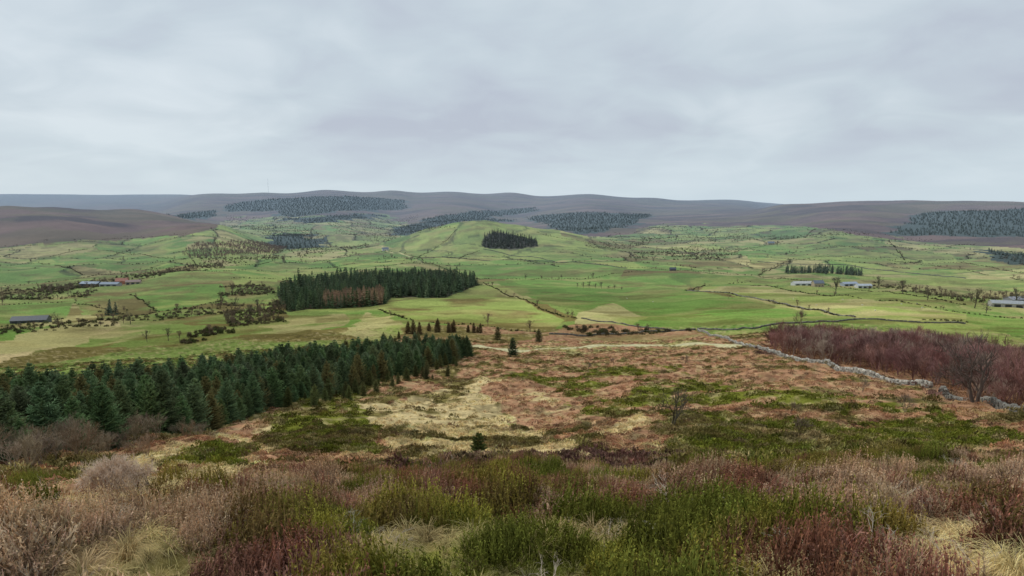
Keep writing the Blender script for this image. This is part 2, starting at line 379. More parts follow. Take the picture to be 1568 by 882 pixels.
def heather(n=120,rad=.27,h=.25,w=.006,leaf=.018,nl=8,dead_p=.12):
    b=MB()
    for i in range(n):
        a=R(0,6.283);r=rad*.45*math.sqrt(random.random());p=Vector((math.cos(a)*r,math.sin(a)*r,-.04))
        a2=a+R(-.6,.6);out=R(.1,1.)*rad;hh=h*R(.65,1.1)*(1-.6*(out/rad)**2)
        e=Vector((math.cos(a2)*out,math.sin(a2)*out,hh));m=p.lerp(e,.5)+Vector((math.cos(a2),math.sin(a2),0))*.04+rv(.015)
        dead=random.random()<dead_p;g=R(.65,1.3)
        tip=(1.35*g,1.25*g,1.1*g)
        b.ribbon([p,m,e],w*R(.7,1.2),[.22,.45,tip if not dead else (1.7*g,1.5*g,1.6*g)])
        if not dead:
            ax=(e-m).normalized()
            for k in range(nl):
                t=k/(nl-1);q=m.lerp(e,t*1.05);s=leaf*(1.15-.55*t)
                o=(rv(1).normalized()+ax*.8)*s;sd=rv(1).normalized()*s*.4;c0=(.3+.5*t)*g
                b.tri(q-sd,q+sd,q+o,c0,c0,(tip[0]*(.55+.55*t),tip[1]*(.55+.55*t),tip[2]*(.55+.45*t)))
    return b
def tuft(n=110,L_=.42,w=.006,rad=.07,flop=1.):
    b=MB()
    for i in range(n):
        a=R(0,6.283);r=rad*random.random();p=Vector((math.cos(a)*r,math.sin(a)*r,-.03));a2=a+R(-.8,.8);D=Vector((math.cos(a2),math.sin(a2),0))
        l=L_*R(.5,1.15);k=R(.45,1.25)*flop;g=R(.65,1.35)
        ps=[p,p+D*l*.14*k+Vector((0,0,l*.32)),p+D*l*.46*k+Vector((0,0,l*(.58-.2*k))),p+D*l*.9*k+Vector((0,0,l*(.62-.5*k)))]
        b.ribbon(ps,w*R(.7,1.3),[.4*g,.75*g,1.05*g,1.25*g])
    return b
def bracken(n=22):
    b=MB()
    for i in range(n):
        a=R(0,6.283);D=Vector((math.cos(a),math.sin(a),0));S_=Vector((-D.y,D.x,0));p=Vector((R(-.15,.15),R(-.15,.15),-.02));l=R(.2,.4);z=R(.04,.16);g=R(.65,1.3)
        ps=[p,p+D*l*.4+Vector((0,0,z)),p+D*l+Vector((0,0,z*R(.1,.7)))]
        b.ribbon(ps,.008,[.5*g,.8*g,g])
        for k in range(9):
            t=.25+.08*k;q=ps[0].lerp(ps[1],t/.5) if t<.5 else ps[1].lerp(ps[2],(t-.5)/.5);ll=l*.25*(1.1-t)
            for sg in(-1,1):
                e=q+S_*sg*ll+D*ll*.5+rv(.03);b.tri(q-D*.01,q+D*.01,e,.8*g,.8*g,1.15*g)
    return b
def deadtwig(n=12,h=.3):
    b=MB()
    for i in range(n):
        p=Vector((R(-.12,.12),R(-.12,.12),-.02));d=Vector((R(-1,1),R(-1,1),R(.25,.8))).normalized()
        def rec(p,d,l,r,k):
            e=p+d*l;b.tube(p,e,r,r*.65,1.,1.1);
            if k>0:
                for _ in range(random.choice((1,2,3))):rec(e,(d+rv(.8)).normalized(),l*R(.5,.8),r*.6,k-1)
        rec(p,d,h*R(.2,.4),.004,4)
    return b
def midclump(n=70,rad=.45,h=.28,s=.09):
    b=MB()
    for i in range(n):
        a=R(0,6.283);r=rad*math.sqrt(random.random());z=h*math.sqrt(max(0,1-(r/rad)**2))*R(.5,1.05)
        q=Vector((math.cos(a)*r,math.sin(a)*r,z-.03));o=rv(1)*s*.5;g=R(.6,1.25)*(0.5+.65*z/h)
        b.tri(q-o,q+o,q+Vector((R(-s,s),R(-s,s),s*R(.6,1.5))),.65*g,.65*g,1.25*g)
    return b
def midtuft(n=44,L_=.5,w=.025):
    return tuft(n,L_,w,.14,1.1)
def conifer(H_=8,Rd=2.0,lev=27,nb=8,bare=False):
    b=MB();lean=Vector((R(-.02,.02),R(-.02,.02),1))
    bk=(.9,.7,.55)
    b.tube(Vector((0,0,-.4)),lean*H_*.5,.11,.07,bk,bk,5);b.tube(lean*H_*.5,lean*H_*.985,.07,.015,bk,.9,5)
    b.tri(lean*H_*.95+Vector((.05,0,0)),lean*H_*.95-Vector((.05,0,0)),lean*H_*1.02,.9,.9,1.3)
    for k in range(lev):
        t=(k+R(-.3,.3))/lev;z=H_*(.03+.94*t);le=Rd*(1-max(t,0)**1.5)**.9*R(.8,1.12)+.1
        for j in range(nb):
            if random.random()<.1:continue
            a=6.283*(j+R(-.4,.4))/nb+k*1.3;D=Vector((math.cos(a),math.sin(a),0));S_=Vector((-D.y,D.x,0));l=le*R(.65,1.15)
            rise=(-.12+.75*t)*l;o=lean*z;m=o+D*l*.55+Vector((0,0,rise*.45-.05*l));e=o+D*l+Vector((0,0,rise+.14*l));g=R(.7,1.25)
            wd=.16+.05*l
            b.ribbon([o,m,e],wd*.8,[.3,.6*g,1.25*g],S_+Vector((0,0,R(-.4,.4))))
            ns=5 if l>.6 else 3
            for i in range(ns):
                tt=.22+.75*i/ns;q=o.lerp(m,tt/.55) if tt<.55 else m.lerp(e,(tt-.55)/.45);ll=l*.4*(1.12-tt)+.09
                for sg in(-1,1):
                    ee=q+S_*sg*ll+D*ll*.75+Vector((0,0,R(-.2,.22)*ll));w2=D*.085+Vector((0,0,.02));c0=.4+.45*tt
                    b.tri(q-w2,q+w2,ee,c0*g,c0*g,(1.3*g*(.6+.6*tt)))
                    b.tri(q-Vector((0,0,.09)),q+Vector((0,0,.07)),ee+rv(.06),c0*g*.8,c0*g,(1.15*g*(.6+.6*tt)))
    return b
def conifer_far(H_=16,Rd=3.0,lev=9,nb=7):
    b=MB();b.tube(Vector((0,0,-1)),Vector((0,0,H_*.9)),.2,.05,.6,.6,3)
    for k in range(lev):
        t=k/lev;z=H_*(.06+.92*t);le=Rd*(1-t**1.5)**.85+.2
        for j in range(nb):
            a=6.283*(j+R(-.4,.4))/nb+k;D=Vector((math.cos(a),math.sin(a),0));S_=Vector((-D.y,D.x,0));l=le*R(.55,1.2);g=R(.65,1.3)
            o=Vector((0,0,z+H_*.09));e=D*l+Vector((0,0,z-.05*l+R(-.3,.5)))
            b.tri(o,e-S_*l*.38,e+S_*l*.38+Vector((0,0,R(-.3,.3))),.55*g,1.15*g,.95*g)
            b.tri(o-Vector((0,0,H_*.03)),e-S_*l*.2+Vector((0,0,.4)),e*1.08+Vector((0,0,-.1)),.5*g,1.*g,1.35*g)
    b.tri(Vector((-.2,0,H_*.93)),Vector((.2,0,H_*.93)),Vector((0,0,H_*1.03)),.8,.8,1.2)
    return b
def bare(H_=6,spread=.55,depth=4,r=.1,stems=1,tw=3,twl=.5,kids=3,rmin=.008,twr=.012):
    b=MB()
    def rec(p,d,l,rr,k):
        mid_=p+d*l*.5+rv(.04*l);e=mid_+(d+rv(.18)).normalized()*l*.5
        b.tube(p,mid_,rr,rr*.85,.9,.95,4 if k>2 else 3);b.tube(mid_,e,rr*.85,rr*.68,.95,1.,4 if k>2 else 3)
        if k==0:
            for _ in range(tw):
                dd=(d+rv(.8)+Vector((0,0,.2))).normalized();b.ribbon([e,e+dd*twl*R(.4,.6),e+dd*twl+rv(.1*twl)],twr,[1.,1.1,1.25])
            return
        for i in range(kids):
            q=e if i==0 else p.lerp(e,R(.55,1.))
            dd=(d*(1.1-.2*spread)+rv(spread)*1.25+Vector((0,0,.12))).normalized()
            rec(q,dd,l*R(.62,.85),max(rmin,rr*(.68 if i==0 else .5)),k-1)
    for s_ in range(stems):
        d=Vector((R(-.25,.25),R(-.25,.25),1)).normalized() if stems>1 else Vector((R(-.06,.06),R(-.06,.06),1)).normalized()
        rec(Vector((R(-.2,.2)*(stems>1),R(-.2,.2)*(stems>1),-.3)),d,H_*.3,r,depth)
    return b
def crown_far(H_=9,w=4.2,n=520):
    b=MB();b.tube(Vector((0,0,-.5)),Vector((R(-.3,.3),0,H_*.5)),.24,.14,.75,.8,5)
    hubs=[]
    for i in range(16):
        a=R(0,6.283);q=R(.1,1);e=Vector((math.cos(a)*w*.62*q,math.sin(a)*w*.62*q,H_*R(.35,.8)-.08*H_*q));b.tube(Vector((0,0,H_*R(.2,.4))),e,.12,.04,.75,.85);hubs.append(e)
    for i in range(n):
        hb=random.choice(hubs);o=rv(1).normalized()*R(.3,1)*w*.36;q=hb+o*.2;e=hb+o;e.z=max(e.z,H_*.12);sd=rv(.045);g=R(.75,1.2)
        b.tri(q-sd,q+sd,e,.8*g,.8*g,1.2*g)
    return b
def bush(n=200,w=1.6,h=1.7):
    b=MB()
    for i in range(n):
        a=R(0,6.283);r=w*math.sqrt(random.random())*.9;e=Vector((math.cos(a)*r,math.sin(a)*r,h*math.sqrt(max(0.02,1-(r/w)**2))*R(.3,1.1)))
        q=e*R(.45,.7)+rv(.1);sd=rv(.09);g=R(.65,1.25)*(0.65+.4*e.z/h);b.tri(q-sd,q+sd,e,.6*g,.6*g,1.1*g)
    return b

def source(name,builders,mat):
    c=bpy.data.collections.new(name)
    for i,b in enumerate(builders):
        o=bpy.data.objects.new(f'{name}_{i:02d}',b.mesh(f'{name}_{i:02d}',mat));c.objects.link(o)
    return c,len(builders)
S_heath=source('heather_sprigs',[heather(),heather(110,.32,.21),heather(120,.24,.3),heather(90,.28,.22,dead_p=.5)],M_leaf)
S_grass=source('grass_blade_tufts',[tuft(110,.34),tuft(90,.3,.006,.09,1.2),tuft(80,.36,.005,.05,.9)],M_grass)
S_brack=source('bracken_fronds',[bracken(),bracken(16)],M_grass)
S_dead=source('dead_heather_twigs',[deadtwig(),deadtwig(16,.25)],M_bark)
S_mc=source('shrub_clumps',[midclump(),midclump(60,.5,.22),midclump(80,.4,.36)],M_leaf)
S_mt=source('grass_clumps',[midtuft(),midtuft(36,.4)],M_grass)
S_con=source('spruce_trees',[conifer(8,2.5,24,8),conifer(8,2.7,22,8),conifer(8,2.2,26,7),conifer(8,2.45,21,9)],M_con)
S_cf=source('spruce_far',[conifer_far(),conifer_far(16,2.6,10,6),conifer_far(16,3.4,8,8),conifer_far(14,3.2,8,7)],M_con)
S_bir=source('birch_trees',[bare(5.6,.42,4,.08,2,3,.5,3,.018,.028),bare(6,.4,4,.08,3,2,.45,3,.018,.028),bare(5,.5,4,.07,2,3,.5,3,.018,.028)],M_bark)
S_bare=source('bare_trees',[crown_far(),crown_far(10,5.2,580),crown_far(8,4,460)],M_bark)
S_bush=source('bare_bushes',[bush(),bush(160,2.,1.5),bush(180,1.4,2.2)],M_bark)

def scatter(name,src,X,Y,scale,tint,zoff=0.,tilt=.06,zs=None):
    X=np.asarray(X,float);Y=np.asarray(Y,float);n=len(X)
    if n==0:return
    Z=H(X,Y)+zoff;scale=np.broadcast_to(scale,(n,)).astype(float)
    me=bpy.data.meshes.new(name);me.vertices.add(n);me.vertices.foreach_set('co',np.stack([X,Y,Z],-1).astype(np.float32).ravel())
    def at(nm,ty,dat,key):
        a=me.attributes.new(nm,ty,'POINT');a.data.foreach_set(key,np.ascontiguousarray(dat).ravel())
    at('rot','FLOAT_VECTOR',np.stack([RNG.normal(0,tilt,n),RNG.normal(0,tilt,n),RNG.uniform(0,6.283,n)],-1).astype(np.float32),'vector')
    sz=scale*RNG.uniform(.85,1.15,n)*(1. if zs is None else zs)
    at('scl','FLOAT_VECTOR',np.stack([scale,scale,sz],-1).astype(np.float32),'vector')
    at('tint','FLOAT_COLOR',np.c_[np.clip(tint,.002,1),np.ones(n)].astype(np.float32),'color')
    at('idx','INT',RNG.integers(0,src[1],n).astype(np.int32),'value')
    ob=bpy.data.objects.new(name,me);bpy.context.scene.collection.objects.link(ob)
    ng=bpy.data.node_groups.new(name+'_instancing','GeometryNodeTree')
    ng.interface.new_socket('Geometry',in_out='INPUT',socket_type='NodeSocketGeometry');ng.interface.new_socket('Geometry',in_out='OUTPUT',socket_type='NodeSocketGeometry')
    gi=ng.nodes.new('NodeGroupInput');go=ng.nodes.new('NodeGroupOutput');ip=ng.nodes.new('GeometryNodeInstanceOnPoints')
    ci=ng.nodes.new('GeometryNodeCollectionInfo');ci.inputs['Collection'].default_value=src[0];ci.inputs['Separate Children'].default_value=True;ci.inputs['Reset Children'].default_value=True
    def na_(nm,ty):
        q=ng.nodes.new('GeometryNodeInputNamedAttribute');q.data_type=ty;q.inputs['Name'].default_value=nm;return q.outputs['Attribute']
    lk=ng.links.new
    lk(gi.outputs[0],ip.inputs['Points']);lk(ci.outputs[0],ip.inputs['Instance']);ip.inputs['Pick Instance'].default_value=True
    lk(na_('idx','INT'),ip.inputs['Instance Index']);lk(na_('rot','FLOAT_VECTOR'),ip.inputs['Rotation']);lk(na_('scl','FLOAT_VECTOR'),ip.inputs['Scale']);lk(ip.outputs[0],go.inputs[0])
    mo=ob.modifiers.new('instances','NODES');mo.node_group=ng
    return ob
def jit(base,n,v=.2,hv=.06):
    base=np.broadcast_to(base,(n,3));return base*RNG.uniform(1-v,1+v,(n,1))*RNG.uniform(1-hv,1+hv,(n,3))
def fill(poly,sp,jt=.45):
    x0,y0=poly.min(0);x1,y1=poly.max(0);gx,gy=np.meshgrid(np.arange(x0,x1,sp),np.arange(y0,y1,sp));gx=gx.ravel()+RNG.uniform(-jt,jt,gx.size)*sp;gy=gy.ravel()+RNG.uniform(-jt,jt,gy.size)*sp
    k=inpoly(gx,gy,poly);return gx[k],gy[k]
def wedge(n,d0,d1,a=41):
    d=np.sqrt(RNG.uniform(d0*d0,d1*d1,n));t=np.radians(RNG.uniform(-a,a,n));return d*np.sin(t),d*np.cos(t)
def hz(t,X,Y):return haze(t,np.hypot(X,Y))  # same painted distance haze, baked into instance tints

# ---- near and middle ground cover
HP=np.array([L(98,102,46),L(130,126,58),L(118,108,58),L(104,88,58),L(122,86,70),L(134,100,86),L(166,144,120)])
def groundcover(n,d0,d1,lod):
    X,Y=wedge(n,d0,d1)
    keep=np.ones(n,bool);keep[inpoly(X,Y,sprw)]=False
    if d1>250:
        dd=np.min(np.hypot(X[:,None]-trackpts[None,::2,0],Y[:,None]-trackpts[None,::2,1]),axis=1);keep&=dd>5.
    X,Y=X[keep],Y[keep];Z=H(X,Y);c,k=cover(X,Y,Z,True);d=np.hypot(X,Y);n=len(X)
    r=RNG.random(n);gp=np.full(n,.3);gp[k==STRAW]=.9;gp[k==MOSS]=.08;gp[k==HEATH]=.10;gp[k==OLIVE]=.25;gp[k==BRACK]=.35
    g=r<gp;bk=(~g)&(k==BRACK);h=(~g)&(~bk)
    gt=.5*c+.5*PAL[STRAW]*.95
    return X,Y,c,gt,g,bk,h,k,d
for n,d0,d1,lod in ((3000,2.2,9,0),(7500,9,27,0),(17000,22,75,1),(26000,70,330,2)):
    X,Y,c,gt,g,bk,h,k,d=groundcover(n,d0,d1,lod)
    s=RNG.uniform(.7,1.3,len(X))
    if lod==0:
        f=1.0 if d1<10 else 1.15
        cw=.8 if d1<10 else 1.5
        cl=fbm(X/cw,Y/cw,101,2);big=sm(.34,.64,cl)          # bushes stand in clumps with low gaps between
        bk=bk&(d>7);mu=h|((k==BRACK)&(d<=7)&~g)
        low=mu&(big<.28);mu=mu&~low;sh=.5+.8*big
        q=(fbm(X/1.3,Y/1.3,91,3)-.5)*3.2+.38+RNG.normal(0,.08,len(X))+np.where(k==HEATH,.33,np.where(k==MOSS,-.3,0.))
        ht=HP[np.clip((q*7).astype(int),0,6)]*1.6
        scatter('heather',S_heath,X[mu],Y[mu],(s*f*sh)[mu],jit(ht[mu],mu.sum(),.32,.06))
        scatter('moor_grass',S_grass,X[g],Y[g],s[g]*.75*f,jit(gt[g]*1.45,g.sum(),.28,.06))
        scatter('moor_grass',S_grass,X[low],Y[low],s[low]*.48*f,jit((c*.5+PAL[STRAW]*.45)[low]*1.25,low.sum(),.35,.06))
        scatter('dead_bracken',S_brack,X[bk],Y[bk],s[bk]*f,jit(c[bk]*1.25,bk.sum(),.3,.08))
        dd=(RNG.random(len(X))<.03)&(d>3.4);scatter('dead_heather',S_dead,X[dd],Y[dd],s[dd]*.9,jit(L(205,192,172),dd.sum(),.25,.03),.05)
    else:
        f=1.0 if lod==1 else 1.7
        hb=h|bk;sz=s*f*np.where(bk,.7,1.)
        pu=(RNG.random(len(X))<.12);c2=c.copy();c2[pu]=.5*c2[pu]+.5*PAL[HEATH]
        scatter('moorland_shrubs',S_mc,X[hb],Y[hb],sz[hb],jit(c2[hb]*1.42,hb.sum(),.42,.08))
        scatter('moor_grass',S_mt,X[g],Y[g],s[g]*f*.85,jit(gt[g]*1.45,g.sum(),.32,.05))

# ---- woods
gn=L(116,134,94)
X,Y=fill(sprw,2.5);n=len(X);t=jit(gn,n,.42,.1);br=RNG.random(n)<.10;t[br]=L(142,134,88)
dn=np.hypot(X,Y)
scatter('spruce_plantation',S_con,X,Y,RNG.uniform(.45,1.15,n)*np.interp(dn,[60,110,240],[.72,.8,1.05]),t,tilt=.02)
X,Y=fill(midw,5.5);kk=fbm(X/16,Y/16,85,2)>.3;X,Y=X[kk],Y[kk];n=len(X);isl=np.zeros(n,bool);isl[inpoly(X,Y,midl)]=True
hv=.6+.65*fbm(X/28,Y/28,86,2)
scatter('conifer_wood',S_cf,X[~isl],Y[~isl],(RNG.uniform(.6,1.25,n)*hv)[~isl],hz(jit(L(86,100,68),(~isl).sum(),.45,.1),X[~isl],Y[~isl]),tilt=.02)
scatter('larch_wood',S_cf,X[isl],Y[isl],(RNG.uniform(.8,1.1,n)*hv)[isl],hz(jit(L(154,128,100),isl.sum(),.28),X[isl],Y[isl]),tilt=.02)
X,Y=fill(knollw,8);scatter('hilltop_conifer_wood',S_cf,X,Y,RNG.uniform(.5,.9,len(X)),hz(jit(L(78,82,64),len(X),.3),X,Y),tilt=.02)
fx=[];fy=[]
for p in forests:
    X,Y=fill(p,19);qx=X+(fbm(X/90,Y/90,81)-.5)*160;qy=Y+(fbm(X/90,Y/90,82)-.5)*160;k=inpoly(qx,qy,p);fx.append(X[k]);fy.append(Y[k])
X=np.concatenate(fx);Y=np.concatenate(fy)
k=(fbm(X/120,Y/120,87,3)>.3)&(knoll(X,Y)<20);X,Y=X[k],Y[k];print('far forest',len(X))
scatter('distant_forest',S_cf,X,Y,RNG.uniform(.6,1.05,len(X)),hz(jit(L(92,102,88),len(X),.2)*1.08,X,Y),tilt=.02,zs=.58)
X,Y=fill(larchw,9);scatter('distant_larch_wood',S_bare,X,Y,RNG.uniform(.7,1.1,len(X)),hz(jit(L(142,118,106),len(X),.2),X,Y))
X,Y=fill(birw,3.2);t=jit(L(136,102,94),len(X),.42,.08);gr=RNG.random(len(X))<.2;t[gr]=L(168,150,132)
scatter('birch_wood',S_bir,X,Y,RNG.uniform(.65,1.5,len(X)),t)
hcw=wpoly(dens([(1200,417),(1205,411),(1260,411),(1318,415),(1320,421),(1260,419)],2))
X,Y=fill(hcw,8);kk=fbm(X/15,Y/15,88,2)>.4;X,Y=X[kk],Y[kk];scatter('farm_conifers',S_cf,X,Y,RNG.uniform(.4,.95,len(X)),hz(jit(L(86,98,76),len(X),.3),X,Y),tilt=.02)

# ---- hedges, tree lines
def line_pts(pl,sp,w=1.,dmin=2.5):
    o=[]
    dp=[]
    for i in range(len(pl)-1):
        m=max(2,int(math.hypot(pl[i+1][0]-pl[i][0],pl[i+1][1]-pl[i][1])/6))
        for k in range(m):dp.append((pl[i][0]+(pl[i+1][0]-pl[i][0])*k/m,pl[i][1]+(pl[i+1][1]-pl[i][1])*k/m))
    dp.append(pl[-1]);q=[ground(x,y,dmin) for x,y in dp]
    for i in range(len(q)-1):
        a,b=np.array(q[i]),np.array(q[i+1]);l=np.linalg.norm(b-a)
        if l>400:continue
        for k in range(max(1,int(l/sp))):
            p=a+(b-a)*(k+RNG.random())*sp/max(l,sp);o.append((p[0]+RNG.normal(0,w),p[1]+RNG.normal(0,w)))
    return o
hedges=[[(740,432),(770,446),(800,460),(860,485),(885,490)],[(310,421),(460,416),(640,399)],[(590,385),(650,396),(720,398),(850,405),(960,412),(1100,418)],[(750,428),(850,425),(900,424),(990,418)],
[(1060,445),(1180,462),(1310,485),(1480,497)],[(1050,445),(1080,432),(1150,428)],[(1090,415),(1160,420),(1230,430),(1330,442),(1480,472)],[(0,437),(120,430),(190,418),(270,412),(300,408)],
[(0,470),(112,467),(190,480)],[(150,378),(75,392)],[(0,503),(60,496),(100,490)],[(860,385),(940,388),(955,395)],[(130,500),(200,488),(240,475),(350,460)],
[(0,400),(60,398),(130,420)],[(150,385),(290,398),(310,414)],[(640,396),(660,410),(750,428)],[(1480,480),(1568,490)],[(700,348),(680,368),(640,395)],[(150,372),(285,361)],
[(1160,420),(1200,400),(1260,392),(1360,400),(1480,415),(1568,430)],[(1140,385),(1260,378),(1360,382),(1470,388)],[(1000,398),(1100,390),(1200,372)],[(820,350),(900,372),(960,388)],
[(580,474),(620,490),(700,498),(840,510)],[(740,380),(700,400)],[(200,455),(240,475)],[(600,450),(650,447),(740,434)],[(1360,370),(1385,400)],[(0,378),(150,372)],
[(590,385),(480,403),(340,410)],[(400,400),(580,374)],[(350,432),(440,428),(520,420),(640,408)],[(960,388),(1060,395),(1160,402)],[(1250,352),(1230,366),(1165,372)],[(1060,362),(1165,372)],
[(1370,402),(1470,405),(1568,420)],[(1150,432),(1280,455),(1480,480)]]
HC=L(106,98,74)
def hcol(n):
    t=jit(HC,n,.28,.08);g=RNG.random(n)<.3;t[g]=jit(L(92,98,62),g.sum(),.25);return t
def tcol(n):return jit(L(132,114,94),n,.22,.06)
hp=[]
for l in hedges:hp+=line_pts(l,2.3,.6)
hp=np.array(hp);k=fbm(hp[:,0]/30,hp[:,1]/30,95,2)>.3;hp=hp[k];X,Y=hp.T
tr_=RNG.random(len(X))<.04
scatter('field_hedges',S_bush,X[~tr_],Y[~tr_],RNG.uniform(.4,.95,(~tr_).sum()),hz(hcol((~tr_).sum()),X[~tr_],Y[~tr_]))
scatter('hedgerow_trees',S_bare,X[tr_],Y[tr_],RNG.uniform(.4,1.,tr_.sum()),hz(tcol(tr_.sum()),X[tr_],Y[tr_]))
# boundaries further up the dale
gx,gy=np.meshgrid(np.arange(-2900,2900,5.5),np.arange(1150,4600,5.5));gx=gx.ravel()+RNG.uniform(-2.5,2.5,gx.size);gy=gy.ravel()+RNG.uniform(-2.5,2.5,gy.size)
dd=np.hypot(gx,gy);k=(dd>1250)&(np.abs(np.degrees(np.arctan2(gx,gy)))<43);gx,gy=gx[k],gy[k]
_,ve=voro(gx,gy);k=(ve<2.4);gx,gy=gx[k],gy[k];Z=H(gx,gy);ml=moorline(gx,gy,Z)
k=(ml<2)&(fbm(gx/50,gy/50,97,2)>.33)&(knoll(gx,gy)<8);gx,gy=gx[k],gy[k]
tr_=RNG.random(len(gx))<.06+.2*(fbm(gx/200,gy/200,98,2)>.55);print('far hedges',len(gx))
scatter('distant_hedges',S_bush,gx[~tr_],gy[~tr_],RNG.uniform(.7,1.4,(~tr_).sum()),hz(hcol((~tr_).sum()),gx[~tr_],gy[~tr_]))
scatter('distant_trees',S_bare,gx[tr_],gy[tr_],RNG.uniform(.45,1.,tr_.sum()),hz(tcol(tr_.sum()),gx[tr_],gy[tr_]))
# belts of scrub and copses
scr=[([(50,445),(210,425),(340,405),(345,414),(210,438),(60,460)],6,.5),([(335,445),(400,440),(442,458),(440,492),(350,500),(330,470)],5,.6),([(960,388),(1060,378),(1140,383),(1100,400),(960,398)],10,.6),
([(1330,430),(1480,455),(1568,452),(1700,470),(1568,472),(1480,468),(1340,440)],8,.6),([(270,520),(340,500),(360,512),(285,526)],4,.1),([(335,342),(480,350),(510,374),(420,362)],11,.8),
([(0,446),(60,444),(150,450),(130,462),(0,464)],6,.5),([(150,478),(240,470),(330,468),(330,484),(190,492)],7,.5),([(1000,345),(1130,350),(1160,372),(1060,376),(960,370)],20,.6),([(500,340),(640,345),(600,370),(520,365)],17,.8),
([(860,500),(960,505),(1060,508),(900,515)],6,.05),([(300,400),(420,392),(440,400),(330,410)],9,.7),([(610,350),(660,344),(700,345),(640,356)],14,.6),([(880,372),(1000,368),(990,378),(900,382)],11,.6),
([(440,385),(560,372),(570,378),(460,394)],11,.6),([(1540,455),(1700,470),(1700,510),(1560,482)],8,.6),([(0,508),(60,500),(210,490),(200,498),(60,512),(0,518)],7,.3),([(345,330),(640,328),(640,336),(480,344),(345,340)],22,.8),([(1160,362),(1330,358),(1340,362),(1180,370)],14,.6)]
for pl,sp,tf in scr:
    X,Y=fill(wpoly(dens(pl,2)),sp,.8);kk=fbm(X/45,Y/45,99,3)>.38;X,Y=X[kk],Y[kk];t=RNG.random(len(X))<tf*.6
    scatter('scrub',S_bush,X[~t],Y[~t],RNG.uniform(.8,1.8,(~t).sum()),hz(hcol((~t).sum())*1.1,X[~t],Y[~t]))
    scatter('bare_copse',S_bare,X[t],Y[t],RNG.uniform(.4,.9,t.sum()),hz(tcol(t.sum()),X[t],Y[t]))
X,Y=np.array([ground(x,y) for x,y in [(165,482),(172,484),(178,480),(169,479)]]).T
scatter('farm_conifers',S_cf,X,Y,RNG.uniform(.6,.9,len(X)),hz(jit(L(82,96,76),len(X),.2),X,Y))
# larches by the track
o=np.array(line_pts([(632,512),(700,509),(740,509)],3.5,2.5));X,Y=o.T
scatter('larch_row',S_con,X,Y,RNG.uniform(.5,1.,len(X)),jit(L(134,116,84),len(X),.25,.06),tilt=.02)
# young growth at the plantation edge
o=np.array(line_pts([(600,520),(620,545),(700,562),(640,580),(560,600),(440,630)],4,3.));X,Y=o.T
scatter('saplings',S_con,X,Y,RNG.uniform(.2,.55,len(X)),jit(L(120,124,80),len(X),.3,.08),tilt=.04)
# a few bare birches along the near edge of the plantation
o=np.array(line_pts([(-100,735),(0,722),(100,708),(200,683),(300,668)],9,1.5));X,Y=o.T
scatter('birch_scrub',S_bir,X,Y,RNG.uniform(.2,.5,len(X)),jit(L(150,132,110),len(X),.25,.06))

# ---- single trees
def place(name,mb,x,y,s,tint,mat,zrot=0,dmin=2.5):
    m=mb.mesh(name,None);cm,nt,o=newmat(name+'_surface')
    a=nd(nt,'ShaderNodeAttribute',attribute_name='shade');v=nd(nt,'ShaderNodeVectorMath',operation='MULTIPLY');nt.links.new(a.outputs['Color'],v.inputs[0]);v.inputs[1].default_value=tuple(tint)
    b=nd(nt,'ShaderNodeBsdfDiffuse');nt.links.new(v.outputs[0],b.inputs[0]);nt.links.new(b.outputs[0],o.inputs[0]);m.materials.append(cm)
    X,Y=ground(x,y,dmin);ob=bpy.data.objects.new(name,m);ob.location=(X,Y,float(H(X,Y)));ob.scale=(s,)*3;ob.rotation_euler[2]=zrot;bpy.context.scene.collection.objects.link(ob);return ob
def D(x,y):p=ground(x,y);return math.hypot(*p)
def hh(x,y,px):return px*D(x,y)/F
place('rowan_tree',bare(4,.7,4,.08,2,2,.4,3,.014,.018),1030,668,hh(1030,668,84)/3.8,L(92,86,72),None)
place('hawthorn_tree',bare(6,.75,5,.16,2,2,.4,3,.018,.024),1495,628,hh(1495,628,86)/5.5,L(104,92,84),None)
place('pine_sapling',conifer(2.2,.8,8,6),733,706,hh(733,706,44)/2.2,L(92,100,56),None)
for x,y,h_,nm,c in ((715,546,34,'spruce_tree',L(92,108,74)),(785,545,32,'spruce_tree',L(86,106,76)),(762,519,22,'spruce_tree',L(120,118,80)),(657,548,30,'spruce_tree',L(92,110,76)),(825,524,24,'spruce_tree',L(120,118,84))):
    place(nm,conifer(8,3.,20,8),x,y,hh(x,y,h_)/8,c,None)
for x,y,h_ in ((1225,505,32),(1115,460,10),(1050,560,18),(1225,668,42),(1385,640,34),(900,570,18),(98,704,60),(1210,640,24),(940,560,16),(1320,600,24)):
    place('birch_tree',bare(5,.5,4,.08,2,3,.45,3,.022,.03),x,y,hh(x,y,h_)/5,L(128,112,96),None)
place('dead_gorse_bush',bare(2,.9,5,.03,7,4,.22,3,.009,.012),180,790,hh(180,790,78)/2.0,L(205,182,160),None)
# valley trees
for x,y,h_ in [(884,440,9),(893,441,11),(902,440,12),(912,440,9),(921,440,12),(931,441,10),(941,440,11),(952,441,9),(805,428,12),(860,424,10),(908,424,11),(1280,448,26),(1345,440,20),(1382,452,22),(1420,463,22),(1492,474,30),(1510,478,20),(1555,470,24),(90,505,28),(200,497,24),(215,438,14),(225,524,16),(258,522,18),(350,492,18),(382,488,24),(360,470,22),(1190,378,10),(655,385,10),(560,380,8),(630,410,10),(1000,405,9),(985,398,8),(410,455,18),(425,470,20),(395,478,22)]:
    X,Y=ground(x,y);X=np.array([X]);Y=np.array([Y])
    scatter('ash_tree',S_bare,X,Y,hh(x,y,h_)/9.,hz(jit(L(112,104,86),1,.15),X,Y))

